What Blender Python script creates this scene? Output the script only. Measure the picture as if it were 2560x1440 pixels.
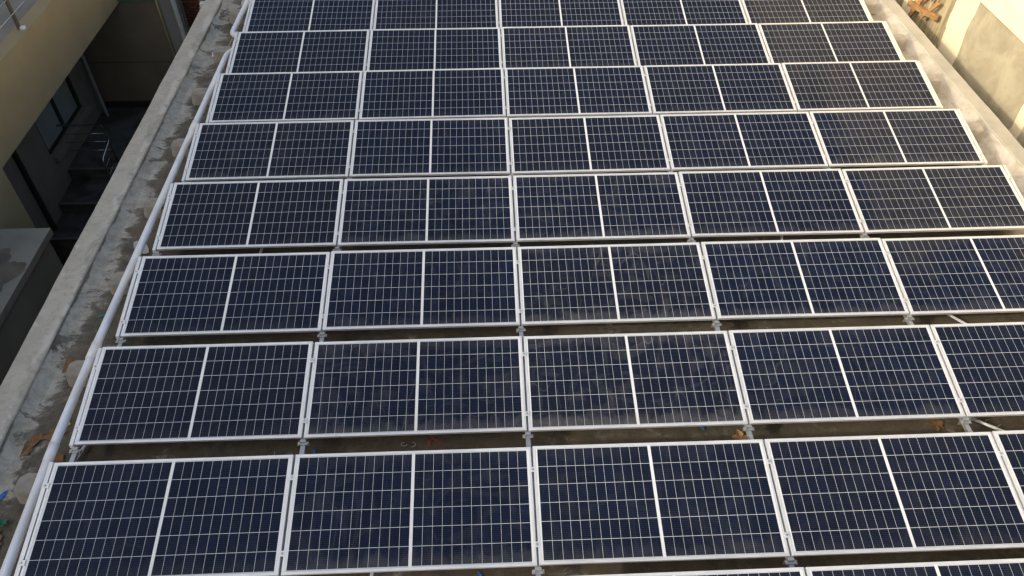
import bpy, bmesh, math, random
from mathutils import Vector, Matrix, noise

# ------------------------------------------------------------------ camera, world, sun, exposure
scene = bpy.context.scene
for o in list(bpy.data.objects):
    bpy.data.objects.remove(o)
COL = scene.collection
R = math.radians
Z0 = 0.15                                     # low panel edge is 0.30 m above the roof

cam_d = bpy.data.cameras.new('camera')
cam = bpy.data.objects.new('camera', cam_d)
COL.objects.link(cam)
cam_d.sensor_width = 36.0
cam_d.lens = 1953.29 / 2560 * 36.0
cam_d.clip_start = 0.05
cam_d.clip_end = 3000
yaw, pit, rol = -0.0445201, -0.7841591, -0.0049433
M = Matrix.Rotation(yaw, 3, 'Z') @ Matrix.Rotation(pit, 3, 'X') @ Matrix.Rotation(rol, 3, 'Y')
rt, fw, up = M.col[0], M.col[1], M.col[2]
mw = Matrix((rt, up, -fw)).transposed().to_4x4()
mw.translation = Vector((4.20104, -3.19556, 6.86045 + Z0))
cam.matrix_world = mw
scene.camera = cam

SUN_TO = Vector((-0.80, -0.36, 0.47)).normalized()
sun_el = math.asin(SUN_TO.z)
world = bpy.data.worlds.new('World')
scene.world = world
world.use_nodes = True
wn = world.node_tree.nodes
sky = wn.new('ShaderNodeTexSky')
sky.sky_type = 'NISHITA'
sky.sun_disc = False
sky.sun_elevation = sun_el
sky.sun_rotation = math.atan2(SUN_TO.x, SUN_TO.y)
sky.air_density = 1.0
sky.dust_density = 4.0
sky.ozone_density = 1.0
bg = wn['Background']
bg.inputs['Strength'].default_value = 0.15
tint = wn.new('ShaderNodeMix')                 # hazy whitish sky
tint.data_type = 'RGBA'
tint.blend_type = 'MULTIPLY'
tint.inputs['Factor'].default_value = 1.0
tint.inputs[7].default_value = (1.055, 1.0, 0.88, 1)
world.node_tree.links.new(sky.outputs[0], tint.inputs[6])
world.node_tree.links.new(tint.outputs[2], bg.inputs['Color'])

sun_d = bpy.data.lights.new('sun', 'SUN')
sun_d.energy = 0.95
sun_d.angle = R(2.0)
sun_d.color = (1.0, 0.92, 0.74)
sun = bpy.data.objects.new('sun', sun_d)
sun.rotation_euler = (-SUN_TO).to_track_quat('-Z', 'Y').to_euler()
sun.location = (-20, -10, 20)
COL.objects.link(sun)

vs = scene.view_settings
vs.view_transform = 'Standard'
vs.look = 'None'
vs.gamma = 1.0
vs.exposure = 1.08
vs.use_curve_mapping = False
scene.cycles.filter_width = 1.45
scene.cycles.use_denoising = True
rnd = random.Random(7)

# ------------------------------------------------------------------ object helpers
def tag(o, label=None, cat=None, group=None, kind=None):
    if label: o['label'] = label
    if cat: o['category'] = cat
    if group: o['group'] = group
    if kind: o['kind'] = kind
    return o

def empty(name, loc=(0, 0, 0), rot=(0, 0, 0)):
    o = bpy.data.objects.new(name, None)
    o.empty_display_size = 0.1
    o.location = loc
    o.rotation_euler = rot
    COL.objects.link(o)
    return o

def obj(name, bm, mat, parent=None, smooth=False, loc=None):
    me = bpy.data.meshes.new(name)
    bmesh.ops.recalc_face_normals(bm, faces=bm.faces)
    bm.to_mesh(me)
    bm.free()
    if smooth:
        for p in me.polygons:
            p.use_smooth = True
    if mat: me.materials.append(mat)
    o = bpy.data.objects.new(name, me)
    COL.objects.link(o)
    if parent: o.parent = parent
    if loc: o.location = loc
    return o

def box(bm, x0, x1, y0, y1, z0, z1, bev=0):
    b2 = bmesh.new()
    vs_ = [b2.verts.new((x, y, z)) for z in (z0, z1) for y in (y0, y1) for x in (x0, x1)]
    for f in ((0, 1, 3, 2), (4, 6, 7, 5), (0, 4, 5, 1), (2, 3, 7, 6), (0, 2, 6, 4), (1, 5, 7, 3)):
        b2.faces.new([vs_[i] for i in f])
    bmesh.ops.recalc_face_normals(b2, faces=b2.faces)
    if bev:
        bmesh.ops.bevel(b2, geom=b2.edges[:], offset=bev, segments=2, affect='EDGES', profile=0.5)
    me = bpy.data.meshes.new('tmp')
    b2.to_mesh(me); b2.free()
    bm.from_mesh(me)
    bpy.data.meshes.remove(me)

def tube(bm, pts, r, seg=12, closed_ends=True):
    pts = [Vector(p) for p in pts]
    n = len(pts)
    rings = []
    prev_u = None
    for i, p in enumerate(pts):
        if i == 0: t = pts[1] - p
        elif i == n - 1: t = p - pts[i - 1]
        else: t = (pts[i + 1] - p).normalized() + (p - pts[i - 1]).normalized()
        t.normalize()
        if prev_u is None:
            a = Vector((0, 0, 1)) if abs(t.z) < 0.9 else Vector((1, 0, 0))
            u = t.cross(a).normalized()
        else:
            u = (prev_u - t * prev_u.dot(t)).normalized()
        prev_u = u
        v = t.cross(u)
        rr = r[i] if isinstance(r, (list, tuple)) else r
        rings.append([bm.verts.new(p + (u * math.cos(2 * math.pi * k / seg) + v * math.sin(2 * math.pi * k / seg)) * rr) for k in range(seg)])
    for a, b in zip(rings, rings[1:]):
        for k in range(seg):
            bm.faces.new((a[k], a[(k + 1) % seg], b[(k + 1) % seg], b[k]))
    if closed_ends:
        bm.faces.new(rings[0]); bm.faces.new(rings[-1])

def bend(pts, rad, n=6):
    """round the corners of a polyline"""
    pts = [Vector(p) for p in pts]
    out = [pts[0]]
    for a, b, c in zip(pts, pts[1:], pts[2:]):
        d = min(rad, (b - a).length * .45, (c - b).length * .45)
        p0 = b + (a - b).normalized() * d
        p2 = b + (c - b).normalized() * d
        for k in range(n + 1):
            t = k / n
            out.append(p0 * (1 - t) ** 2 + b * 2 * t * (1 - t) + p2 * t * t)
    out.append(pts[-1])
    return out

# ------------------------------------------------------------------ materials
class NT:
    def __init__(s, name):
        s.m = bpy.data.materials.new(name)
        s.m.use_nodes = True
        s.t = s.m.node_tree
        s.n = s.t.nodes
        s.p = s.n['Principled BSDF']
        s.tc = s.n.new('ShaderNodeTexCoord')
    def link(s, a, b): s.t.links.new(a, b)
    def put(s, sock, v):
        if isinstance(v, (int, float)): sock.default_value = v
        elif isinstance(v, (tuple, list)):
            sock.default_value = (*v, 1) if len(sock.default_value) == 4 and len(v) == 3 else v
        else: s.link(v, sock)
    def math(s, op, a, b=0.0, c=None, clamp=False):
        nd = s.n.new('ShaderNodeMath'); nd.operation = op; nd.use_clamp = clamp
        s.put(nd.inputs[0], a); s.put(nd.inputs[1], b)
        if c is not None: s.put(nd.inputs[2], c)
        return nd.outputs[0]
    def mix(s, f, a, b, blend='MIX'):
        nd = s.n.new('ShaderNodeMix'); nd.data_type = 'RGBA'; nd.blend_type = blend
        s.put(nd.inputs['Factor'], f); s.put(nd.inputs['A'], a) if 0 else None
        s.put(nd.inputs[6], a); s.put(nd.inputs[7], b)
        return nd.outputs[2]
    def noise(s, scale, detail=4, rough=.55, dist=0, vec=None, sc=None):
        nd = s.n.new('ShaderNodeTexNoise')
        nd.inputs['Scale'].default_value = scale; nd.inputs['Detail'].default_value = detail
        nd.inputs['Roughness'].default_value = rough; nd.inputs['Distortion'].default_value = dist
        v = vec if vec is not None else s.tc.outputs['Object']
        if sc is not None: v = s.vscale(v, sc)
        s.link(v, nd.inputs['Vector'])
        return nd.outputs[0]
    def vscale(s, v, sc):
        mp = s.n.new('ShaderNodeMapping'); mp.inputs['Scale'].default_value = sc
        s.link(v, mp.inputs['Vector'])
        return mp.outputs[0]
    def ramp(s, f, a, b):
        nd = s.n.new('ShaderNodeMapRange'); nd.interpolation_type = 'SMOOTHSTEP'
        s.put(nd.inputs[0], f); s.put(nd.inputs[1], a); s.put(nd.inputs[2], b)
        return nd.outputs[0]
    def xyz(s, v=None):
        nd = s.n.new('ShaderNodeSeparateXYZ'); s.link(v or s.tc.outputs['Object'], nd.inputs[0])
        return nd.outputs
    def bump(s, h, strength=.4, dist=.01):
        nd = s.n.new('ShaderNodeBump'); nd.inputs['Strength'].default_value = strength
        nd.inputs['Distance'].default_value = dist
        s.link(h, nd.inputs['Height']); s.link(nd.outputs[0], s.p.inputs['Normal'])
    def base(s, v): s.put(s.p.inputs['Base Color'], v)
    def set(s, rough=.6, metal=0, spec=.5):
        s.put(s.p.inputs['Roughness'], rough); s.put(s.p.inputs['Metallic'], metal)
        s.p.inputs['Specular IOR Level'].default_value = spec

def simple(name, c1, c2=None, rough=.6, metal=0, spec=.4, scale=6, bump=0, bscale=60, sc=None):
    t = NT(name)
    c2 = c2 or tuple(x * .85 for x in c1)
    t.base(t.mix(t.ramp(t.noise(scale, 6, .6, .3, sc=sc), .35, .65), c1, c2))
    t.set(rough, metal, spec)
    if bump: t.bump(t.noise(bscale, 6, .65), bump, .01)
    return t.m

ALU = simple('anodised_aluminium', (.76, .765, .77), (.66, .665, .67), .40, .40, .5, 3, 0, sc=(1, 1, 1))
STEEL = simple('galvanised_steel', (.50, .51, .52), (.40, .41, .43), .42, .6, .5, 14)
RAILM = simple('rail_steel', (.27, .275, .28), (.20, .205, .21), .5, .4, .4, 10)
BOLT = simple('bolt_steel', (.62, .61, .58), (.45, .44, .42), .35, .8, .5, 40)
PVC = simple('grey_pvc', (.74, .745, .79), (.66, .66, .69), .38, 0, .45, 3)
PVCW = simple('white_pvc', (.80, .79, .77), (.72, .71, .69), .4, 0, .45, 5)
BLOCK = simple('concrete_block_mat', (.30, .275, .235), (.21, .19, .16), .9, 0, .2, 5, .5, 40)
STAINLESS = simple('stainless_steel', (.55, .54, .52), (.5, .49, .47), .22, 1, .5, 8)
CARD = simple('brown_cardboard', (.22, .125, .065), (.14, .08, .044), .9, 0, .1, 14, .3, 30)

# ---- roof screed: damp dark cement, pale efflorescence by the ledge, dry sandy mortar by the far kerb
t = NT('roof_cement')
X = t.xyz()
nA = t.noise(1.0, 13, .72, .5, sc=(1.7, 2.3, 1))
nB = t.noise(7.5, 9, .75, .3)
nC = t.noise(.7, 5, .6, .2)
nF = t.noise(60, 6, .75)
damp = t.mix(t.ramp(nB, .32, .68), (.056, .049, .036), (.120, .105, .080))
damp = t.mix(t.math('MULTIPLY', t.ramp(nC, .42, .60), .55), damp, (.135, .105, .070))
damp = t.mix(t.math('MULTIPLY', t.ramp(nF, .50, .72), .35), damp, (.21, .19, .16))
leftw = t.math('SUBTRACT', 1.0, t.ramp(X[0], -.86, -.46))
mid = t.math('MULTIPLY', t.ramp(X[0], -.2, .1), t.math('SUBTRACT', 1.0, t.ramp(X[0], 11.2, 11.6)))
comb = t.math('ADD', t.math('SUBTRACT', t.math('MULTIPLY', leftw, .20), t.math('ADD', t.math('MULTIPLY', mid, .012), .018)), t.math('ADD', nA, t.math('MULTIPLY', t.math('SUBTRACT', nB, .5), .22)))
pale = t.ramp(comb, .575, .625)
veil = t.ramp(comb, .50, .60)
pc_ = t.mix(t.ramp(nB, .36, .64), (.45, .42, .365), (.29, .268, .228))
c = t.mix(t.math('MULTIPLY', veil, .30), damp, (.24, .22, .19))
c = t.mix(t.math('MULTIPLY', pale, .80), c, pc_)
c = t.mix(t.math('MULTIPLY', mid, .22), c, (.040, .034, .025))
crack = t.math('MULTIPLY', t.math('SUBTRACT', 1.0, t.ramp(t.math('ADD', X[0], t.math('MULTIPLY', t.math('SUBTRACT', t.noise(1.1, 8, .7), .5), .16)), -.892, -.872)), t.math('LESS_THAN', X[0], -.80))
c = t.mix(t.math('MULTIPLY', crack, .8), c, (.070, .058, .042))
rustn = t.ramp(t.noise(2.3, 8, .7, .4), .60, .72)
c = t.mix(t.math('MULTIPLY', rustn, .40), c, (.13, .085, .050))
rightw = t.ramp(t.math('ADD', X[0], t.math('MULTIPLY', t.math('SUBTRACT', nA, .5), 1.2)), 11.2, 11.7)
sand = t.mix(t.ramp(nA, .42, .60), (.50, .465, .40), (.36, .325, .265))
sand = t.mix(t.math('MULTIPLY', t.ramp(nB, .52, .66), .45), sand, (.31, .25, .17))
c = t.mix(rightw, c, sand)
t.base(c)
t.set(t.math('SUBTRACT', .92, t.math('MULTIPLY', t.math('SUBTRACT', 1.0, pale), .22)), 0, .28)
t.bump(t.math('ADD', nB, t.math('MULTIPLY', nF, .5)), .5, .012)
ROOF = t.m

t = NT('ledge_render')
nA = t.noise(2.2, 9, .65, .4); nB = t.noise(14, 7, .65)
X = t.xyz()
c = t.mix(t.ramp(nA, .35, .65), (.44, .402, .345), (.365, .332, .283))
c = t.mix(t.math('MULTIPLY', t.ramp(nB, .52, .70), .5), c, (.25, .228, .19))
edge = t.ramp(t.math('ADD', X[0], t.math('MULTIPLY', t.math('SUBTRACT', nA, .5), .55)), -1.0, -.93)
c = t.mix(t.math('MULTIPLY', edge, .5), c, (.58, .545, .495))
st = t.ramp(t.math('ADD', X[0], t.math('MULTIPLY', t.math('SUBTRACT', t.noise(1.3, 10, .72, .6), .5), .75)), -.98, -.90)
c = t.mix(t.math('MULTIPLY', st, .6), c, t.mix(t.ramp(nB, .4, .6), (.19, .17, .135), (.30, .275, .235)))
spots = t.ramp(t.noise(7, 5, .6, .6), .63, .68)
c = t.mix(t.math('MULTIPLY', spots, .4), c, (.60, .57, .52))
t.base(c); t.set(.9, 0, .2)
t.bump(t.math('ADD', t.noise(30, 7, .7), t.math('MULTIPLY', nA, 2.0)), .35, .01)
LEDGE = t.m

t = NT('fillet_mortar')
X = t.xyz()
nA = t.noise(1.0, 12, .70, .5, sc=(2.5, 2.2, 1)); nB = t.noise(16, 8, .75, .4)
c = t.mix(t.ramp(nA, .42, .60), (.46, .44, .395), (.23, .21, .175))
c = t.mix(t.math('MULTIPLY', t.ramp(nB, .52, .68), .5), c, (.17, .155, .13))
crack = t.math('SUBTRACT', 1.0, t.ramp(t.math('ADD', X[0], t.math('MULTIPLY', t.math('SUBTRACT', t.noise(1.1, 8, .7), .5), .16)), -.895, -.872))
c = t.mix(t.math('MULTIPLY', crack, .8), c, (.075, .062, .046))
t.base(c); t.set(.92, 0, .2); t.bump(nB, .7, .015)
FILLET = t.m

t = NT('sandy_mortar')
nA = t.noise(2.4, 9, .65, .6); nB = t.noise(12, 7, .7, .4)
c = t.mix(t.ramp(nA, .38, .62), (.52, .48, .41), (.41, .36, .29))
c = t.mix(t.math('MULTIPLY', t.ramp(nB, .55, .7), .5), c, (.36, .28, .18))
t.base(c); t.set(.92, 0, .2); t.bump(nB, .7, .015)
SANDY = t.m

KERB = simple('kerb_render', (.46, .43, .355), (.375, .35, .285), .9, 0, .2, 1.6, .35, 35)

# ---- photovoltaic laminate: cells, busbars, white grid, wiped dust on glass
W, D, GAP = 2.279, 1.134, .022
t = NT('photovoltaic_glass')
X = t.xyz()
ax = t.math('SUBTRACT', t.math('ABSOLUTE', X[0]), .014)
cw, ch = .0904, .17767
y0 = .034
by = t.math('SUBTRACT', X[1], y0)
def near(v, step):
    q = t.math('DIVIDE', v, step)
    return t.math('MULTIPLY', t.math('ABSOLUTE', t.math('SUBTRACT', q, t.math('ROUND', q))), step)
lx = t.math('LESS_THAN', near(ax, cw), .0016)
ly = t.math('LESS_THAN', near(by, ch), .0024)
out = t.math('MAXIMUM', t.math('LESS_THAN', ax, 0.0), t.math('GREATER_THAN', ax, cw * 12))
outy = t.math('MAXIMUM', t.math('LESS_THAN', by, 0.0), t.math('GREATER_THAN', by, ch * 6))
grid = t.math('MAXIMUM', t.math('MAXIMUM', lx, ly), t.math('MAXIMUM', out, outy))
bus = t.math('LESS_THAN', near(by, ch / 10), .0013)
oi = t.n.new('ShaderNodeObjectInfo')
cellv = t.n.new('ShaderNodeCombineXYZ')
t.link(t.math('FLOOR', t.math('DIVIDE', X[0], cw)), cellv.inputs[0])
t.link(t.math('FLOOR', t.math('DIVIDE', by, ch)), cellv.inputs[1])
t.link(t.math('MULTIPLY', oi.outputs['Random'], 91.0), cellv.inputs[2])
wnz = t.n.new('ShaderNodeTexWhiteNoise'); t.link(cellv.outputs[0], wnz.inputs[0])
cell = t.mix(wnz.outputs[0], (.0034, .0068, .0200), (.0058, .0108, .0305))
cell = t.mix(t.math('MULTIPLY', oi.outputs['Random'], .55), cell, (.0075, .0090, .0165))
cell = t.mix(t.math('MULTIPLY', bus, .45), cell, (.046, .053, .072))
white = t.mix(out, (.46, .48, .51), (.66, .67, .69))
# dust, its own pattern on each panel
off = t.n.new('ShaderNodeVectorMath'); off.operation = 'ADD'
cb = t.n.new('ShaderNodeCombineXYZ')
t.link(t.math('MULTIPLY', oi.outputs['Random'], 137.0), cb.inputs[0])
t.link(t.math('MULTIPLY', oi.outputs['Random'], 53.0), cb.inputs[1])
t.link(t.tc.outputs['Object'], off.inputs[0]); t.link(cb.outputs[0], off.inputs[1])
V = off.outputs[0]
streak = t.ramp(t.noise(1.0, 7, .62, 1.2, V, (7.5, 1.3, 1)), .50, .70)
wipe = t.ramp(t.noise(1.0, 4, .55, 2.2, V, (1.6, 2.6, 1)), .50, .60)
fine = t.noise(1.0, 8, .75, .6, V, (60, 22, 1))
scr = t.ramp(t.noise(1.0, 1, .3, .8, V, (1.9, .55, 1)), .4965, .5035)
scr = t.math('MULTIPLY', t.math('MULTIPLY', scr, t.math('SUBTRACT', 1.0, scr)), 4.0)   # thin curved wipe lines
low = t.math('SUBTRACT', 1.0, t.ramp(t.math('ADD', X[1], t.math('MULTIPLY', t.math('SUBTRACT', t.noise(1.0, 5, .6, 1.0, V, (5, 3, 1)), .5), .35)), .05, .17))
hi = t.ramp(t.math('ADD', X[1], t.math('MULTIPLY', t.math('SUBTRACT', t.noise(1.0, 5, .6, 1.0, V, (4, 9, 1)), .5), .3)), .95, 1.1)
at = t.n.new('ShaderNodeAttribute'); at.attribute_type = 'OBJECT'; at.attribute_name = 'dust'
amt = at.outputs['Fac']
spk = t.ramp(t.noise(1.0, 2, .5, 0, V, (70, 70, 1)), .735, .77)
d = t.math('ADD', t.math('MULTIPLY', streak, .040), t.math('MULTIPLY', wipe, .026))
d = t.math('ADD', d, t.math('MULTIPLY', low, .085))
d = t.math('ADD', d, t.math('MULTIPLY', hi, .035))
d = t.math('ADD', d, t.math('MULTIPLY', scr, .075))
d = t.math('MULTIPLY', d, t.math('ADD', .45, t.math('MULTIPLY', fine, 1.1)))
d = t.math('ADD', d, t.math('MULTIPLY', spk, .18))
d = t.math('ADD', t.math('MULTIPLY', d, amt), .004, clamp=True)
c = t.mix(grid, cell, white)
c = t.mix(d, c, (.37, .355, .335))
t.base(c)
t.set(t.math('ADD', .075, t.math('MULTIPLY', d, 1.2)), 0, .09)
GLASS = t.m

# ---- walls
t = NT('beige_paint')
nA = t.noise(.9, 6, .6)
c = t.mix(t.ramp(nA, .3, .7), (.37, .292, .170), (.33, .258, .146))
t.base(c); t.set(.85, 0, .25); t.bump(t.noise(150, 4, .7), .25, .004)
BEIGE = t.m
DARKWALL = simple('dull_brown_paint', (.20, .150, .100), (.165, .124, .082), .85, 0, .2, .8, .15, 90)
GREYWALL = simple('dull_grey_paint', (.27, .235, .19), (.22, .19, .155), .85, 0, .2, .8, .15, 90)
PALEGREY = simple('pale_grey_wall', (.25, .23, .195), (.20, .185, .155), .85, 0, .2, .8, .15, 90)
TERR = simple('terrace_cement', (.30, .275, .235), (.24, .22, .185), .85, 0, .2, 1.1, .2, 50)
SLABGREY = simple('annex_cement', (.28, .255, .21), (.235, .212, .172), .88, 0, .2, 1.4, .2, 50)
WETFLOOR = simple('wet_granite', (.125, .118, .105), (.05, .046, .04), .55, 0, .3, 1.6, .1, 40)
FRAMEDARK = simple('dark_window_frame', (.030, .027, .024), None, .5, 0, .4)
PANE = simple('window_pane', (.34, .37, .345), (.29, .32, .30), .12, 0, .5, 1.5)
GREEN = simple('green_sheet', (.05, .22, .15), (.04, .17, .12), .6)
YPIPE = simple('yellowed_pipe', (.38, .31, .12), (.30, .25, .14), .6)
GPIPE = simple('grey_drain_pipe', (.33, .32, .29), None, .55)
CREAM = simple('cream_paint', (.85, .76, .55), (.81, .71, .50), .8, 0, .25, 1.2, .15, 60)

t = NT('raw_plaster')
nA = t.noise(1.6, 8, .6, .5); nB = t.noise(6, 8, .65, .6)
c = t.mix(t.ramp(nA, .35, .65), (.47, .42, .30), (.345, .305, .215))
c = t.mix(t.math('MULTIPLY', t.ramp(nB, .52, .7), .35), c, (.30, .26, .18))
t.base(c); t.set(.92, 0, .15); t.bump(t.noise(40, 7, .7), .3, .008)
PLASTER = t.m
t = NT('streaky_plaster')
nA = t.noise(1.0, 8, .65, .8, sc=(1, 9, 1.0)); nB = t.noise(3, 8, .65, .6)
c = t.mix(t.ramp(nA, .40, .62), (.50, .43, .28), (.27, .23, .14))
c = t.mix(t.math('MULTIPLY', t.ramp(nB, .5, .7), .4), c, (.58, .50, .34))
t.base(c); t.set(.92, 0, .15); t.bump(nA, .8, .02)
STREAKY = t.m

t = NT('old_brick')
bk = t.n.new('ShaderNodeTexBrick')
mp = t.n.new('ShaderNodeMapping'); mp.inputs['Rotation'].default_value = (R(90), 0, 0)
t.link(t.tc.outputs['Object'], mp.inputs['Vector']); t.link(mp.outputs[0], bk.inputs['Vector'])
bk.inputs['Scale'].default_value = 1.0
bk.inputs['Brick Width'].default_value = .22; bk.inputs['Row Height'].default_value = .075
bk.inputs['Mortar Size'].default_value = .010
bk.inputs['Color1'].default_value = (.26, .09, .05, 1); bk.inputs['Color2'].default_value = (.17, .065, .04, 1)
bk.inputs['Mortar'].default_value = (.045, .032, .026, 1)
t.base(t.mix(t.math('MULTIPLY', t.ramp(t.noise(9, 6), .45, .65), .5), bk.outputs[0], (.06, .035, .025)))
t.set(.95, 0, .1); t.bump(bk.outputs[1], .6, -.02)
BRICK = t.m
WOOD = simple('weathered_timber', (.42, .25, .11), (.28, .15, .06), .85, 0, .2, 3, .4, 30, sc=(6, 1, 6))
RUST = simple('rusty_rod', (.28, .12, .05), (.18, .07, .03), .9, 0, .2, 12)

# ------------------------------------------------------------------ setting: ground and our roof
bm = bmesh.new()
box(bm, -400, 400, -400, 400, -6.6, -6.5)
tag(obj('ground', bm, simple('ground_earth', (.16, .14, .11), (.11, .10, .08), .95, 0, .1, .4)), kind='structure')

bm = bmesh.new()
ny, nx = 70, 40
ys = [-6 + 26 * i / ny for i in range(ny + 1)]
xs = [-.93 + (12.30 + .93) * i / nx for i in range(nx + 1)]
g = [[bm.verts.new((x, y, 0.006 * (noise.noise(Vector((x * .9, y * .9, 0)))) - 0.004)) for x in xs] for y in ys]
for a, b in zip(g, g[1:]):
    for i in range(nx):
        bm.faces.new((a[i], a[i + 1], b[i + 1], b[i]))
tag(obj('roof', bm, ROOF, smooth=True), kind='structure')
bm = bmesh.new()
box(bm, -1.19, 12.40, -6, 20, -6.5, -.03)
tag(obj('building_wall', bm, PALEGREY), 'concrete walls of the building that carries the solar panels', 'building', kind='structure')

def wavy_strip(bm, inner, outer, ztop, zbot, ya, yb, n, seed, amp):
    """sloping mortar fillet with an uneven foot"""
    rows = []
    for i in range(n + 1):
        y = ya + (yb - ya) * i / n
        j = noise.noise(Vector((seed, y * 1.1, 0))) * amp + noise.noise(Vector((seed, y * 4.7, 3))) * amp * .45
        pts = []
        for k in range(6):
            s = k / 5
            x = inner + (outer + j - inner) * s
            z = ztop + (zbot - ztop) * (1 - (1 - s) ** 1.7) + .010 * noise.noise(Vector((x * 6, y * 6, seed))) * math.sin(math.pi * s)
            pts.append(bm.verts.new((x, y, z)))
        pts.append(bm.verts.new((inner, y, -.02)))
        rows.append(pts)
    for a, b in zip(rows, rows[1:]):
        for k in range(5):
            bm.faces.new((a[k], a[k + 1], b[k + 1], b[k]))

def rough_bar(bm, x0, x1, z0, z1, ya, yb, n, seed):
    """long kerb with slightly worn edges"""
    rows = []
    for i in range(n + 1):
        y = ya + (yb - ya) * i / n
        j = lambda k, a: a * noise.noise(Vector((seed + k * 7.3, y * 1.3, k))) + a * .5 * noise.noise(Vector((seed + k * 3.1, y * 6, k)))
        prof = [(x0 + j(0, .006), z0), (x0 + j(1, .010), z1 - .012 + j(2, .006)), (x0 + .012 + j(1, .012), z1 + j(3, .004)),
                ((x0 + x1) / 2, z1 + j(4, .005)), (x1 - .012 + j(5, .012), z1 + j(6, .004)), (x1 + j(5, .010), z1 - .012 + j(7, .006)), (x1, z0)]
        rows.append([bm.verts.new((x, y, z)) for x, z in prof])
    for a, b in zip(rows, rows[1:]):
        for k in range(6):
            bm.faces.new((a[k], a[k + 1], b[k + 1], b[k]))
    bm.faces.new(rows[0]); bm.faces.new(rows[-1])

led = empty('parapet_ledge', (-1.05, -6, 0))
tag(led, 'low grey cement ledge along the left edge of the roof beside the courtyard', 'ledge')
bm = bmesh.new(); rough_bar(bm, -1.225, -.895, -.2, .115, -6, 20, 220, 1.0)
o = obj('ledge_top', bm, LEDGE); o.parent = led; o.matrix_parent_inverse = Matrix.Translation((1.05, 6, 0))
bm = bmesh.new(); wavy_strip(bm, -.90, -.70, .095, -.014, -6, 20, 260, 4.0, .07)
o = obj('mortar_fillet', bm, ROOF, smooth=True); o.parent = led; o.matrix_parent_inverse = Matrix.Translation((1.05, 6, 0))

ker = empty('roof_kerb', (12.34, -6, 0))
tag(ker, 'pale sandy cement kerb along the right edge of the roof below the cream wall', 'kerb')
bm = bmesh.new(); rough_bar(bm, 12.20, 12.455, -.2, .12, -6, 20, 220, 9.0)
o = obj('kerb_top', bm, KERB); o.parent = ker; o.matrix_parent_inverse = Matrix.Translation((-12.34, 6, 0))
bm = bmesh.new(); wavy_strip(bm, 12.205, 11.98, .10, -.014, -6, 20, 260, 14.0, .11)
o = obj('mortar_fillet', bm, SANDY, smooth=True); o.parent = ker; o.matrix_parent_inverse = Matrix.Translation((-12.34, 6, 0))

# ------------------------------------------------------------------ neighbour on the left
XR, XB, YB = -5.836, -4.46, 15.32
nb = empty('neighbour_house', (XR, 10, -6.5))
tag(nb, 'beige painted house across the courtyard with a terrace railing on top', 'house')
def part(name, mat, bxs, parent=nb, bev=0):
    bm = bmesh.new()
    for b in bxs: box(bm, *b, bev)
    o = obj(name, bm, mat)
    o.parent = parent
    p, T = parent, Matrix.Identity(4)
    chain = []
    while p: chain.append(p); p = p.parent
    for q in reversed(chain):
        T = T @ (q.matrix_parent_inverse @ q.matrix_basis)
    o.matrix_parent_inverse = T.inverted()
    return o
part('parapet_band', BEIGE, [(XB - .30, XB, 8.64, 26, -1.42, -.085), (XB - .30, XB, -12, 8.64, -6.5, -.085)])
part('terrace_floor', TERR, [(-9.0, XB - .302, -12, 26, -.30, -.105)])
part('shading_storey', BEIGE, [(-14.0, -9.0, -14, 28, -6.5, 8.2)])  # unseen storey, added at a height that shades the left of the roof
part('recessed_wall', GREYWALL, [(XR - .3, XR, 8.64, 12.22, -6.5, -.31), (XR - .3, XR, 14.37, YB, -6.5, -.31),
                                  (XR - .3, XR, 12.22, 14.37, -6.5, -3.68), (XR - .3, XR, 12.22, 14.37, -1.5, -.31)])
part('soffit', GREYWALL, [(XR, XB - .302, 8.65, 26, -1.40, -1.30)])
part('rain_pipe', FRAMEDARK, [(XR + .002, XR + .08, 10.98, 11.08, -6.4, -1.41)])
win = part('window', FRAMEDARK, [(XR - .12, XR - .04, 14.24, 14.37, -3.68, -1.5), (XR - .12, XR - .04, 12.22, 12.31, -3.68, -1.5),
                                  (XR - .12, XR - .04, 13.26, 13.37, -3.60, -1.5), (XR - .12, XR - .04, 12.31, 14.24, -3.68, -3.60)])
part('pane', PANE, [(XR - .10, XR - .075, 12.31, 13.26, -3.60, -1.5)], win)
part('pane', PANE, [(XR - .10, XR - .075, 13.37, 14.24, -3.60, -1.5)], win)
part('sill', simple('sill_stone', (.30, .27, .23), None, .7), [(XR - .04, XR + .10, 12.29, 14.55, -3.87, -3.76)], win)

# terrace railing
rail = empty('terrace_railing', (-4.62, 9.6, -.105))
tag(rail, 'thin steel railing standing on the terrace edge of the beige house', 'railing')
def rp(name, mat, fn, smooth=True, parent=rail):
    bm = bmesh.new(); fn(bm)
    o = obj(name, bm, mat, smooth=smooth); o.parent = parent
    o.matrix_parent_inverse = Matrix.Translation(parent.location).inverted()
    return o
XT = -4.62
for y in (6.6, 9.0, 11.28, 13.6, 16.0):
    p = rp('post', simple('post_paint', (.13, .105, .08), None, .5), lambda b, y=y: box(b, XT - .028, XT + .028, y - .028, y + .028, -.10, .92, .004), False)
    bm = bmesh.new(); box(bm, XT + .03, XT + .105, y - .05, y + .05, -.084, -.03, .008)
    o = obj('base_plate', bm, PVCW); o.parent = p
for z in (.25, .52, .80):
    rp('bar', STAINLESS, lambda b, z=z: tube(b, [(XT + .04, 4, z), (XT + .04, 18, z)], .010, 8))
rp('handrail', STAINLESS, lambda b: tube(b, [(XT, 4, .95), (XT, 18, .95)], .025, 12))

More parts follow.
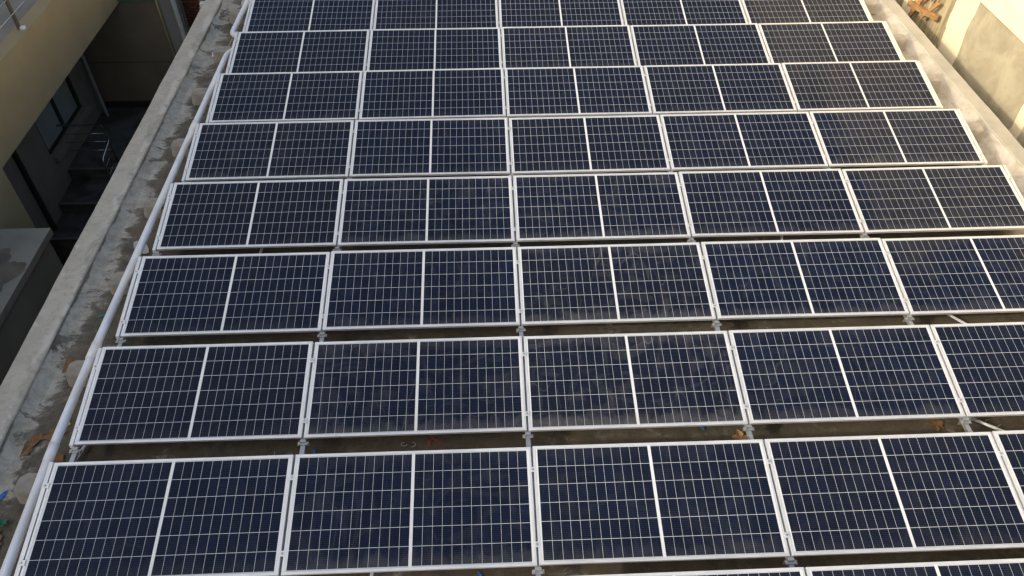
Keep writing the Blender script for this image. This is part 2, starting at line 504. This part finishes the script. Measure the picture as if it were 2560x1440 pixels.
# courtyard floor and steps (setting)
bm = bmesh.new()
box(bm, XR, -1.20, 12.58, YB, -6.5, -4.30)
box(bm, XR, -1.20, 11.64, 12.58, -6.5, -4.61)
box(bm, XR, -1.20, 10.70, 11.64, -6.5, -4.88)
box(bm, XR, -1.20, -6, 10.70, -6.5, -6.40)
tag(obj('courtyard_floor', bm, WETFLOOR), kind='structure')
bm = bmesh.new()
box(bm, XR + .01, -1.25, 12.54, 12.62, -4.299, -4.29)
box(bm, XR + .01, -1.25, 11.60, 11.68, -4.609, -4.60)
box(bm, XR + .01, -1.25, 10.66, 10.74, -4.879, -4.87)
tag(obj('step_edging', bm, simple('edging_stone', (.14, .14, .13), None, .6)), kind='structure')

bw = empty('courtyard_end_wall', (-4.3, YB, -6.5))
tag(bw, 'dull brown wall closing the far end of the dark courtyard', 'wall')
part('wall', DARKWALL, [(XR - .2, -3.59, YB, YB + .2, -6.5, -1.372)], bw)
part('wall_return', PALEGREY, [(-3.59, -3.05, YB - .03, YB + .2, -6.5, -1.2)], bw)
part('skirting', FRAMEDARK, [(XR + .01, -3.60, YB - .02, YB - .002, -4.30, -4.11)], bw)
part('groove', FRAMEDARK, [(XR + .01, -3.60, YB - .006, YB - .002, -3.0, -2.988)], bw)
bm = bmesh.new(); box(bm, -4.72, -3.56, YB - .06, YB + .5, -1.37, -1.28, .01)
tag(obj('green_sheet', bm, GREEN), 'green sheet lying on top of the dull brown courtyard wall', 'sheet')
bm = bmesh.new(); tube(bm, [(-3.55, YB - .07, -1.0), (-3.545, YB - .08, -1.75), (-3.50, YB - .08, -4.2)], .025, 10)
tag(obj('thin_pipe', bm, YPIPE, smooth=True), 'thin yellowed pipe running down the courtyard end wall', 'pipe')
bm = bmesh.new(); tube(bm, [(-3.14, YB - .10, -.8), (-3.12, YB - .10, -6.4)], .06, 14)
tag(obj('drain_pipe', bm, GPIPE, smooth=True), 'thick grey drain pipe between the courtyard wall and the red bricks', 'pipe')
bm = bmesh.new(); box(bm, -3.9, -1.3, 16.2, 16.5, -6.5, -.2)
tag(obj('brick_wall', bm, BRICK), 'rough old red brick wall beyond the corner of the courtyard', 'wall')
bm = bmesh.new()
for i in range(9):
    a = Vector((-1.98 + rnd.uniform(-.12, .12), 14.2 + rnd.uniform(-.2, .2), -.75))
    tube(bm, [a, a + Vector((rnd.uniform(-.1, .1), rnd.uniform(-.1, .1), -rnd.uniform(.3, .7))), a + Vector((rnd.uniform(-.2, .2), 0, -1.1))], .008, 5)
tag(obj('loose_cables', bm, simple('pale_cable', (.50, .42, .28), None, .7), smooth=True), 'pale loose cables hanging in front of the red brick wall', 'cables')
bm = bmesh.new(); box(bm, -2.10, -1.98, 14.0, 14.15, -1.02, -.88, .02)
tag(obj('electric_box', bm, PVCW), 'small white box with cables near the red brick wall', 'box')

# leaning bar in the courtyard corner
bm = bmesh.new()
tube(bm, [(-5.61, 14.88, -4.29), (-5.77, 15.16, -2.47)], .05, 4)
tag(obj('leaning_bar', bm, simple('dull_alu', (.36, .36, .34), (.28, .28, .26), .4, .3)), 'grey metal bar leaning in the corner of the courtyard', 'bar')

# stair railing in the courtyard
sr = empty('stair_railing', (-4.9, 12.86, -4.3))
tag(sr, 'shiny stainless railing at the top of the courtyard steps', 'railing')
yR = 12.86
rp('handrail', STAINLESS, lambda b: tube(b, bend([(-5.77, yR, -3.25), (-4.73, yR, -3.25), (-4.35, 12.20, -3.25), (-4.30, 11.53, -3.30), (-4.30, 11.50, -4.88)], .10), .026, 12), parent=sr)
for z in (-3.49, -3.72, -3.96):
    rp('bar', STAINLESS, lambda b, z=z: tube(b, [(-5.75, yR, z), (-4.76, yR, z)], .008, 8), parent=sr)
    rp('bar', STAINLESS, lambda b, z=z: tube(b, [(-4.36, 12.18, z), (-4.31, 11.53, z - .04)], .008, 8), parent=sr)
rp('post', STAINLESS, lambda b: tube(b, [(-4.73, yR, -4.3), (-4.73, yR, -3.3)], .022, 10), parent=sr)

# annex with a flat cement roof
an = empty('annex', (-4.2, 5, -6.5))
tag(an, 'low annex of the beige house with a flat grey cement roof and a damp stain', 'annex')
part('flat_roof', SLABGREY, [(XB + .002, -3.47, -8, 7.64, -2.14, -2.0)], an, .006)
part('wall', GREYWALL, [(XB + .002, -3.53, -8, 7.52, -6.5, -2.141)], an)
bm = bmesh.new()
n = 70
vs_ = []
for k in range(n):
    a_ = 2 * math.pi * k / n
    r_ = 1 + .5 * noise.noise(Vector((math.cos(a_) * 1.5, math.sin(a_) * 1.5, 2))) + .18 * noise.noise(Vector((math.cos(a_) * 6, math.sin(a_) * 6, 5)))
    vs_.append(bm.verts.new((min(-4.0 + .42 * r_ * math.cos(a_), -3.49), 6.35 + .62 * r_ * math.sin(a_), -1.996)))
f = bm.faces.new(vs_)
r_ = bmesh.ops.extrude_face_region(bm, geom=[f]); bmesh.ops.translate(bm, verts=[v for v in r_['geom'] if isinstance(v, bmesh.types.BMVert)], vec=(0, 0, .0015))
o = obj('damp_stain', bm, simple('damp_cement', (.17, .14, .105), (.12, .095, .07), .7, 0, .4, 3)); o.parent = an
o.matrix_parent_inverse = Matrix.Translation(an.location).inverted()
bm = bmesh.new(); box(bm, -4.44, -4.22, 6.62, 7.1, -1.995, -1.83, .02)
tag(obj('white_unit', bm, PVCW), 'white box partly in view on the flat roof of the annex', 'box')
bm = bmesh.new(); tube(bm, [(-4.4, 6.52, -1.98), (-4.22, 6.55, -1.96), (-4.12, 6.60, -1.97), (-4.05, 6.52, -1.985)], .014, 8)
tag(obj('short_hose', bm, PVCW, smooth=True), 'short white hose end lying on the damp stain of the annex roof', 'hose')

# ------------------------------------------------------------------ neighbour on the right
XW = 13.2
yb_ = empty('cream_building', (XW, 8, -6.5))
tag(yb_, 'tall cream painted building with patches of bare plaster beyond the right kerb', 'building')
part('wall', CREAM, [(XW, XW + .5, -12, 32, -6.5, 3.6)], yb_)
part('upper_wall', CREAM, [(XW + .02, XW + .5, 6.6, 14, 3.601, 7.0)], yb_)
part('tower_wall', CREAM, [(XW + .02, XW + 6, 14.01, 32, 3.601, 9.0)], yb_)
part('ledge_beam', CREAM, [(XW - .06, XW - .001, -12, 30, .80, 1.15)], yb_, .006)
def patch(name, mat, y0, y1, z0, z1, th, seed, parent=yb_, amp=.05):
    """bare plaster field with ragged ends"""
    bm = bmesh.new()
    n = 44
    L, Rr = [], []
    for i in range(n + 1):
        z = z0 + (z1 - z0) * i / n
        ja = amp * noise.noise(Vector((seed, z * 2.2, 0))) + amp * .5 * noise.noise(Vector((seed, z * 9, 1)))
        jb = amp * noise.noise(Vector((seed + 5, z * 2.2, 0))) + amp * .5 * noise.noise(Vector((seed + 5, z * 9, 1)))
        L.append((y0 + ja, z)); Rr.append((y1 + jb, z))
    fr = [[bm.verts.new((XW - th, y, z)) for y, z in S] for S in (L, Rr)]
    bk_ = [[bm.verts.new((XW + .01, y, z)) for y, z in S] for S in (L, Rr)]
    for i in range(n):
        bm.faces.new((fr[0][i], fr[1][i], fr[1][i + 1], fr[0][i + 1]))
        bm.faces.new((fr[0][i], fr[0][i + 1], bk_[0][i + 1], bk_[0][i]))
        bm.faces.new((fr[1][i], fr[1][i + 1], bk_[1][i + 1], bk_[1][i]))
    o = obj(name, bm, mat); o.parent = parent
    o.matrix_parent_inverse = Matrix.Translation(parent.location).inverted()
    return o
patch('plaster_patch', PLASTER, 7.82, 10.03, -3.5, .797, .012, 1)
patch('plaster_patch', STREAKY, 10.72, 12.10, -3.5, .797, .014, 2, amp=.09)
patch('plaster_patch', PLASTER, 4.3, 7.55, -3.5, .797, .012, 3)
patch('plaster_patch', STREAKY, 12.50, 14.5, -3.5, .797, .014, 4, amp=.09)
for k in range(3):
    bm = bmesh.new()
    tube(bm, [(XW - .02, 10.66 + .03 * k + .01 * math.sin(k), -3.0), (XW - .02, 10.65 + .035 * k, -.6), (XW - .022, 10.69 + .03 * k, -.05)], .006, 5)
    o = obj('trowel_ridge', bm, PLASTER); o.parent = yb_; o.matrix_parent_inverse = Matrix.Translation(yb_.location).inverted()

wf = empty('timber_bracket', (13.05, 11.4, -.15))
tag(wf, 'rough timber battens nailed together on the cream building wall', 'battens')
def stick(name, a, b, w, mat=WOOD):
    a, b = Vector(a), Vector(b)
    bm = bmesh.new(); L = (b - a).length
    box(bm, -w[0] / 2, w[0] / 2, -w[1] / 2, w[1] / 2, 0, L, .006)
    q = (b - a).to_track_quat('Z', 'Y').to_matrix().to_4x4()
    bm.transform(Matrix.Translation(a) @ q)
    for v in bm.verts: v.co += Vector((0, 0, .006 * noise.noise(v.co * 9)))
    o = obj(name, bm, mat); o.parent = wf; o.matrix_parent_inverse = Matrix.Translation(wf.location).inverted()
stick('batten', (13.05, 12.0, -.17), (13.05, 10.90, .045), (.09, .11))
stick('upright', (13.10, 11.55, .35), (13.02, 11.87, -.55), (.06, .09))
stick('upright', (13.08, 11.02, .28), (13.0, 11.33, -.16), (.05, .07))
stick('upright', (13.14, 11.45, .40), (13.12, 11.62, .02), (.03, .04))
for k in range(5):
    bm = bmesh.new()
    y = 11.0 + .09 * k
    tube(bm, [(13.12, y, .62), (13.06, y + .05, .3 + .03 * k), (13.10, y + .16, .16 + .05 * rnd.random())], .011, 6)
    o = obj('rod', bm, RUST); o.parent = wf; o.matrix_parent_inverse = Matrix.Translation(wf.location).inverted()

# ------------------------------------------------------------------ solar panels
TILT = 0.1792925
PW = W + GAP
row_y = [-1.325, 0.0, 1.45094, 2.92398, 4.39446, 5.85106, 7.32370, 8.75217, 10.205]
row_x = [0.002, 0.0, -.0118, -.0106, -.0082, -.0098, -.0207, -.0340, -.046]
ROWN = ['cut off front row', 'nearest full row', 'second full row', 'third full row',
        'fourth full row', 'fifth full row', 'sixth full row', 'seventh full row', 'farthest row at the top']
COLN = ['leftmost', 'second', 'middle', 'fourth', 'rightmost']
PH, LIP = .035, .0235

bm = bmesh.new()
h, iw = W / 2, LIP
def fbar(x0, x1, y0, y1): box(bm, x0, x1, y0, y1, -PH, 0, .0012)
fbar(-h, h, 0, iw); fbar(-h, h, D - iw, D)
fbar(-h, -h + iw, iw + .0004, D - iw - .0004); fbar(h - iw, h, iw + .0004, D - iw - .0004)
FR = obj('frame', bm, ALU)
bm = bmesh.new()
box(bm, -h + iw - .004, h - iw + .004, iw - .004, D - iw + .004, -.0085, -.0025)
GL = obj('cell_glass', bm, GLASS)
dusty = {(2, 2): 1.5, (3, 2): 1.15, (2, 1): 1.0, (3, 1): .55, (4, 1): .85, (4, 2): .85, (1, 1): .75, (3, 3): .7, (2, 3): .6,
         (1, 2): .5, (5, 0): .6, (4, 4): .6, (4, 3): .5, (5, 4): .7, (3, 4): .6}  # leftmost fifth-row value is no dust reading: stands in for bluish sky sheen
SIDE = ['with cleaner glass', 'with wiped dusty glass']
first = True
for ri, (ry, rx) in enumerate(zip(row_y, row_x)):
    for c in range(5):
        if ri == 0 and c < 2: continue
        jx, jy = rnd.uniform(-.0025, .0025), rnd.uniform(-.004, .004)
        t_ = empty('solar_panel', (rx + c * PW + W / 2 + jx, ry + jy, .30 + rnd.uniform(-.003, .003)),
                   (TILT + rnd.uniform(-.006, .006), rnd.uniform(-.004, .004), rnd.uniform(-.0016, .0016)))
        dv = dusty.get((ri, c), rnd.uniform(.18, .45))
        w_ = 'dusty dark blue' if dv > .54 else 'dark blue'
        if c == 4 and ri > 3: w_ = 'brownish black'
        nm = {0: 'leftmost', 1: 'second from left', 2: 'middle', 3: 'second from right', 4: 'rightmost'}[c]
        tag(t_, f'{w_} solar panel, {nm} in the {ROWN[ri]}', 'solar panel', 'solar panels in tilted rows on the roof')
        if first: f_, g_ = FR, GL; first = False
        else:
            f_, g_ = FR.copy(), GL.copy(); COL.objects.link(f_); COL.objects.link(g_)
        f_.parent = t_; g_.parent = t_
        g_['dust'] = float(dv)

# ------------------------------------------------------------------ mounting racks at every joint
# local frame: origin at the joint line under the low panel edge, z = roof
ct, st = math.cos(TILT), math.sin(TILT)
TM = Matrix.Translation((0, 0, .30)) @ Matrix.Rotation(TILT, 4, 'X')
def tilted(fn):
    bm = bmesh.new(); fn(bm); bm.transform(TM); return bm
def c_rail(b, w, y0, y1, ztop, hgt):
    box(b, -w / 2, w / 2, y0, y1, ztop - .004, ztop)
    box(b, -w / 2, -w / 2 + .004, y0, y1, ztop - hgt, ztop - .004)
    box(b, w / 2 - .004, w / 2, y0, y1, ztop - hgt, ztop - .004)
def lower_bracket(b):
    box(b, -.055, .055, -.020, -.014, .175, .245, .001)
    box(b, -.055, .055, -.055, -.020, .238, .244, .001)
    box(b, -.030, .030, -.030, -.002, .246, .268, .002)
    for s in (-1, 1): tube(b, [(s * .036, -.045, .243), (s * .036, -.045, .256)], .009, 6)
proto = {}
def build_rack(kind):
    ps = {}
    w = .042
    xo = {'mid': 0, 'left': -.032, 'right': .032}[kind]
    def sl(b):
        c_rail(b, w, -.012, D + .01, -PH - .0015, .04)
        if kind != 'mid':
            s = -1 if kind == 'left' else 1
            for v in b.verts: v.co.x += xo
            box(b, xo - .020, xo + .020, -.005, D + .004, -PH - .001, -.004, .002)
    ps['sloped_rail'] = (tilted(sl), ALU if kind != 'mid' else RAILM, None)
    bm = bmesh.new(); c_rail(bm, .046, -.425, D - .02, .232, .04); box(bm, -.019, .019, -.425, D - .02, .186, .191)
    ps['base_rail'] = (bm, STEEL, None)
    bm = bmesh.new(); box(bm, -.018, .018, D * ct - .12, D * ct - .08, .235, .42); box(bm, -.03, .03, D * ct - .14, D * ct - .06, .0, .185)
    ps['rear_leg'] = (bm, STEEL, None)
    bm = bmesh.new(); lower_bracket(bm)
    ps['low_bracket'] = (bm, STEEL, None)
    for k, yc in enumerate((.185, .90)):
        def cl(b, yc=yc):
            if kind == 'mid':
                box(b, -.024, .024, yc - .026, yc + .026, .0008, .0055, .0015)
            else:
                s = -1 if kind == 'left' else 1
                box(b, min(xo, -s * .018), max(xo, -s * .018), yc - .026, yc + .026, .0008, .0055, .0015)
        def bo(b, yc=yc):
            x_ = xo * .6
            tube(b, [(x_, yc, .0056), (x_, yc, .0085)], .0125, 12)
            tube(b, [(x_, yc, .0086), (x_, yc, .016)], .0075, 6)
        ps[f'clamp{k}'] = (tilted(cl), ALU, tilted(bo))
    out = []
    for key, (b, m, sub) in ps.items():
        o = obj(key.rstrip('01'), b, m)
        s_ = obj('bolt', sub, BOLT) if sub else None
        out.append((o, s_))
    return out
used = set()
JN = ['left end of the', 'joint of first and second panels in the', 'joint of second and middle panels in the',
      'joint right of the middle panel in the', 'joint of last two panels in the', 'right end of the']
for ri, (ry, rx) in enumerate(zip(row_y, row_x)):
    for j in range(6):
        if ri == 0 and j < 2: continue
        if (ri in (0, 1, 2) and j == 5) or (ri == 0 and j == 2) or (ri == 3 and j == 5): continue
        kind = 'left' if j == 0 else 'right' if j == 5 else 'mid'
        if kind not in proto: proto[kind] = build_rack(kind)
        x = rx + j * PW - GAP / 2
        if j == 0: x = rx - .002
        if j == 5: x = rx + 5 * PW - GAP + .002
        r_ = empty('mounting_rack', (x, ry + rnd.uniform(-.003, .003), 0))
        tag(r_, f'metal rack at {JN[j]} {ROWN[ri]}', 'panel rack', 'mounting racks under the panel joints')
        for o, s_ in proto[kind]:
            if kind not in used:
                a, b = o, s_
            else:
                a = o.copy(); COL.objects.link(a)
                b = s_.copy() if s_ else None
                if b: COL.objects.link(b)
            a.parent = r_
            if b: b.parent = a
        used.add(kind)

# ------------------------------------------------------------------ concrete blocks
def block_mesh(seed, sx, sy, sz):
    bm = bmesh.new()
    box(bm, -sx / 2, sx / 2, -sy / 2, sy / 2, 0, sz)
    for v in bm.verts:
        if v.co.z > sz / 2: v.co.x *= .90; v.co.y *= .84
    bmesh.ops.bevel(bm, geom=[e for e in bm.edges if abs(e.verts[0].co.z - e.verts[1].co.z) > .05], offset=.05, segments=1, affect='EDGES')
    bmesh.ops.bevel(bm, geom=bm.edges[:], offset=.010, segments=2, affect='EDGES')
    bmesh.ops.subdivide_edges(bm, edges=bm.edges[:], cuts=2, use_grid_fill=True)
    for v in bm.verts:
        n_ = noise.noise_vector(v.co * 7 + Vector((seed * 3.7, seed, 0)))
        v.co += n_ * .010 * (1 if v.co.z > .01 else .3)
        v.co.z = max(v.co.z, -.005)
    return bm
BROW = ['nearest full', 'second full', 'third full', 'fourth full', 'fifth full', 'sixth full', 'seventh full', 'farthest']
for i in range(8):
    y = row_y[i + 1] + 1.10
    bm = block_mesh(i, .60, .27, .19)
    o = obj('concrete_block', bm, BLOCK, loc=(-.235 + rnd.uniform(-.03, .03) - (.04 if i > 2 else 0), y + rnd.uniform(-.02, .02), 0))
    o.rotation_euler.z = rnd.uniform(-.06, .06)
    tag(o, f'rough concrete block under the left end of the {BROW[i]} panel row', 'concrete block', 'concrete blocks along the left end of the rows')
LB = simple('pale_block_mat', (.52, .46, .37), (.42, .37, .29), .9, 0, .2, 5, .5, 40)
for i in range(4, 8):
    y = row_y[i + 1] + 1.10
    bm = block_mesh(i + 20, .78, .32, .20)
    o = obj('concrete_block', bm, LB, loc=(11.66 + rnd.uniform(-.03, .03) + row_x[i + 1], y, 0))
    o.rotation_euler.z = rnd.uniform(-.06, .06)
    tag(o, f'sandy concrete block under the right end of the {BROW[i]} panel row', 'concrete block', 'concrete blocks along the right end of the rows')

# ------------------------------------------------------------------ conduit along the left side
pz = .248
p1 = [(-.13, -1.2, pz), (-.18, .19, pz), (-.245, 1.46, pz), (-.265, 2.7, pz), (-.26, 4.33, pz), (-.25, 7.30, pz), (-.235, 9.55, pz), (-.12, 9.85, pz - .05), (.5, 9.87, pz - .09)]
pc = empty('long_conduit', (-.25, 4, pz))
tag(pc, 'long grey plastic conduit running past the left ends of the panel rows', 'conduit')
def pp(name, mat, pts, r, parent, seg=16):
    bm = bmesh.new(); tube(bm, pts, r, seg)
    o = obj(name, bm, mat, smooth=True); o.parent = parent
    o.matrix_parent_inverse = Matrix.Translation(parent.location).inverted()
    return o
pp('pipe', PVC, bend(p1, .16), .048, pc)
def on(y):
    for a, b in zip(p1, p1[1:]):
        if a[1] <= y <= b[1]:
            return Vector(a).lerp(Vector(b), (y - a[1]) / (b[1] - a[1]))
for yc, hl in ((2.74, .11), (7.28, .12)):
    pp('coupling', PVCW, [on(yc - hl), on(yc + hl)], .0545, pc)
pp('coupling', PVC, [on(1.30), on(1.50)], .0505, pc)
p2 = [(-.27, 16.5, pz), (-.285, 11.6, pz), (-.315, 10.22, pz - .01), (.5, 10.20, pz - .02)]
pc2 = empty('far_conduit', (-.28, 12, pz))
tag(pc2, 'shorter grey conduit with an elbow beside the farthest panel row', 'conduit')
pp('pipe', PVC, bend(p2, .20), .048, pc2)
bm = bmesh.new()
tube(bm, bend([(-.17, 16, .12), (-.20, 12.3, .10), (-.20, 11.6, .12), (-.27, 10.9, .14), (-.30, 10.3, .19), (-.33, 9.4, .16), (-.22, 8.0, .05), (-.17, 6.9, .03), (-.19, 5.6, .02), (-.16, 5.0, .02), (-.20, 4.6, .01), (-.15, 3.9, .02), (-.19, 3.1, .01)], .2), .0065, 6)
tag(obj('loose_cable', bm, simple('tan_cable', (.46, .37, .23), None, .6), smooth=True), 'thin tan cable trailing alongside the grey conduit', 'cable')

# thin conduits seen in the gaps between rows
for lab, a, b in (('thin white conduit in the gap below the rightmost panels of the third full row', (9.30, 3.75, .06), (10.1, 2.77, .06)),
             ('thin white conduit angled beside the rack below the second full row', (9.10, 1.78, .06), (9.98, 1.19, .06)),
             ('thin white conduit beside the rack at the left end of the second full row', (.10, 2.2, .06), (-.13, 1.25, .06)),
             ('thin white conduit below the leftmost panel of the fourth full row', (1.24, 5.1, .06), (1.22, 4.2, .06)),
             ('thin white conduit at the bottom below the second panel of the nearest row', (3.10, .7, .06), (3.05, -.3, .06)),
             ('thin white conduit below the second from right panel of the fourth full row', (8.30, 5.1, .06), (8.10, 4.2, .06))):
    bm = bmesh.new(); tube(bm, [a, b], .0165, 10)
    tag(obj('thin_conduit', bm, PVC, smooth=True), lab, 'conduit', 'thin conduits between the panel rows')

# ------------------------------------------------------------------ scraps and litter on the roof
def scrap(name, mat, cx, cy, sx, sy, rot, label, cat, seed, th=.003, curl=.012, n=26, jag=.75, group=None):
    bm = bmesh.new()
    ring = []
    if name == 'cardboard_scrap': sx, sy = sx * .82, sy * .82
    for k in range(n):
        a = 2 * math.pi * k / n
        r = 1 + jag * noise.noise(Vector((math.cos(a) * 1.7, math.sin(a) * 1.7, seed * 5.1))) + jag * .5 * noise.noise(Vector((math.cos(a) * 5, math.sin(a) * 5, seed))) + jag * .45 * noise.noise(Vector((k * 1.7, seed * 2.3, 4)))
        ring.append((sx * .5 * r * math.cos(a), sy * .5 * r * math.sin(a)))
    layers = []
    for s in (0, .35, .7, 1.0):
        if s == 0: layers.append([bm.verts.new((0, 0, .006))]); continue
        layers.append([bm.verts.new((x * s, y * s, .006 + curl * (s ** 2) * (.5 + noise.noise(Vector((x * 9, y * 9, seed)))))) for x, y in ring])
    for k in range(n):
        bm.faces.new((layers[0][0], layers[1][k], layers[1][(k + 1) % n]))
        for a, b in zip(layers[1:], layers[2:]):
            bm.faces.new((a[k], b[k], b[(k + 1) % n], a[(k + 1) % n]))
    bm.transform(Matrix.Rotation(rot, 4, 'Z'))
    o = obj(name, bm, mat, loc=(cx, cy, .004))
    md = o.modifiers.new('thick', 'SOLIDIFY'); md.thickness = th
    return tag(o, label, cat, group)
PAPER = simple('white_paper', (.72, .71, .70), (.60, .60, .60), .8)
FILM = simple('clear_film', (.40, .39, .37), (.33, .32, .30), .3)
scrap('cardboard_scrap', CARD, -.63, 2.74, .15, .26, .2, 'torn brown cardboard against the block of the second full row', 'cardboard', 1)
scrap('cardboard_scrap', CARD, -.64, 1.66, .16, .34, -.25, 'largest torn brown cardboard piece on the lower left roof', 'cardboard', 2, curl=.03)
scrap('cardboard_scrap', CARD, -.46, 1.79, .28, .14, .2, 'torn cardboard strip lying under the long grey conduit', 'cardboard', 3, curl=.02)
scrap('cardboard_scrap', CARD, -.30, 1.48, .12, .16, .5, 'small cardboard piece beside the left rack foot', 'cardboard', 13)
scrap('cardboard_scrap', CARD, -.55, .57, .14, .26, .1, 'brown cardboard piece at the bottom left edge of the photo', 'cardboard', 4)
scrap('cardboard_scrap', simple('orange_card', (.36, .21, .10), None, .85), 6.86, 1.46, .20, .16, .1, 'light brown cardboard scrap beside a rack below the middle panel', 'cardboard', 5, curl=.03)
scrap('cardboard_scrap', CARD, 9.02, 1.56, .20, .20, .6, 'flat brown cardboard piece in the gap on the right', 'cardboard', 6)
scrap('paper_scrap', PAPER, -.55, 9.95, .20, .26, .4, 'crumpled white paper on the damp roof beside the conduit', 'paper', 7, curl=.05, jag=.5)
scrap('plastic_sheet', FILM, -.40, 4.76, .16, .34, .75, 'clear plastic sleeve partly under the long conduit', 'plastic sheet', 8, n=10, jag=.12)
scrap('blue_strip', simple('blue_plastic', (.02, .13, .42), None, .5), -.70, 1.05, .035, .15, -.35, 'blue plastic strip at the left edge of the roof', 'plastic strip', 9)
scrap('green_tangle', simple('green_plastic', (.02, .20, .11), None, .5), -.56, .76, .09, .11, .2, 'dark green plastic tangle above the lowest cardboard piece', 'plastic scrap', 10, curl=.06, jag=.8)
scrap('green_strip', simple('teal_plastic', (.03, .19, .13), None, .5), -.52, 3.52, .09, .03, .5, 'thin green strip poking out from the long conduit', 'plastic strip', 11)
scrap('yellow_scrap', simple('yellow_plastic', (.62, .52, .06), None, .6), -.36, 1.92, .05, .05, .5, 'tiny yellow scrap beside the long conduit', 'plastic scrap', 12)
BLUEB = simple('blue_offcut', (.03, .16, .50), None, .5)
for x, y, s in ((2.34, 1.46, 'below the second panel of the second full row'), (6.47, 1.61, 'below the middle panel of the second full row'), (4.06, .06, 'at the bottom edge below the nearest full row')):
    scrap('blue_offcut', BLUEB, x, y, .03, .055, .4, 'tiny blue plastic offcut ' + s, 'plastic scrap', x, group='blue plastic offcuts in the gaps')
bm = bmesh.new()
for k in range(8):
    a = rnd.uniform(0, 6.28); L = rnd.uniform(.07, .16)
    tube(bm, [(0, 0, .010), (math.cos(a) * L * .5, math.sin(a) * L * .4, .03), (math.cos(a + .4) * L, math.sin(a + .4) * L * .8, .008)], .0035, 5)
tag(obj('red_twine', bm, simple('red_plastic', (.42, .05, .06), None, .6), loc=(3.58, 1.58, .004)), 'red frayed twine in the gap below the second panel', 'twine')
WIRE = simple('pale_wire', (.45, .43, .40), None, .5)
def curl_wire(x, y, label, seed, s=.09):
    q = random.Random(seed); bm = bmesh.new()
    a0 = q.uniform(0, 6); pts = []
    for k in range(14):
        a = a0 + k * .33; r = s * (.5 + .03 * k)
        pts.append((r * math.cos(a), r * .8 * math.sin(a), .008 + .002 * k))
    tube(bm, pts, .0028, 5)
    tag(obj('wire_offcut', bm, WIRE, loc=(x, y, .004), smooth=True), label, 'wire', 'curled wire offcuts on the roof')
curl_wire(3.28, 1.52, 'small curled wire offcut left of the red twine', 3, .05)
curl_wire(3.37, 1.50, 'small looped wire offcut nearest the red twine', 5, .04)
curl_wire(9.62, 1.55, 'dark curled wire offcut at the right edge of the photo', 8, .10)
curl_wire(1.9, 1.44, 'curled wire offcut below the leftmost panel of the second full row', 11, .05)
bm = bmesh.new()
q = random.Random(5)
for k in range(5):
    a0 = q.uniform(0, 6); c0 = Vector((q.uniform(-.12, .12), q.uniform(-.15, .15), 0)); pts = []
    for i in range(16):
        a = a0 + i * .4; r = .09 + .04 * math.sin(i * 1.3 + k)
        pts.append(c0 + Vector((r * math.cos(a), r * math.sin(a), .012 + .01 * abs(math.sin(i)))))
    tube(bm, pts, .005, 5)
tag(obj('wire_tangle', bm, simple('dark_wire', (.10, .09, .08), None, .7), loc=(-.80, 11.45, .03), smooth=True), 'tangle of dark wire on the ledge near the far conduit', 'wire')
bm = block_mesh(44, .26, .22, .07)
tag(obj('cement_chunk', bm, simple('pale_chunk', (.52, .51, .47), None, .9, 0, .2, 6, .3), loc=(-.40, 12.0, 0)), 'flat pale cement slab left of the far conduit', 'cement slab')
# fine grit and chips: one countless mass
bm = bmesh.new()
q = random.Random(21)
for i in range(900):
    if i < 420: x, y = -.72 + abs(q.gauss(0, .22)), q.uniform(-.5, 14)
    elif i < 640: x, y = 12.1 - abs(q.gauss(0, .22)), q.uniform(4, 14)
    else: x, y = q.uniform(-.3, 11.5), q.choice(row_y[1:6]) - q.uniform(.02, .40)
    s = q.uniform(.002, .008)
    vs_ = [bm.verts.new((x + s * q.uniform(.5, 1.3) * dx, y + s * q.uniform(.5, 1.3) * dy, .003 + s * dz)) for dx, dy, dz in ((1, 0, 0), (-.6, .9, 0), (-.6, -.9, 0), (0, 0, 1.1))]
    for f in ((0, 1, 3), (1, 2, 3), (2, 0, 3)): bm.faces.new([vs_[k] for k in f])
tag(obj('grit', bm, simple('grit_mat', (.38, .34, .28), (.22, .19, .16), .9)), 'fine pale grit scattered over the cement roof', 'grit', kind='stuff')
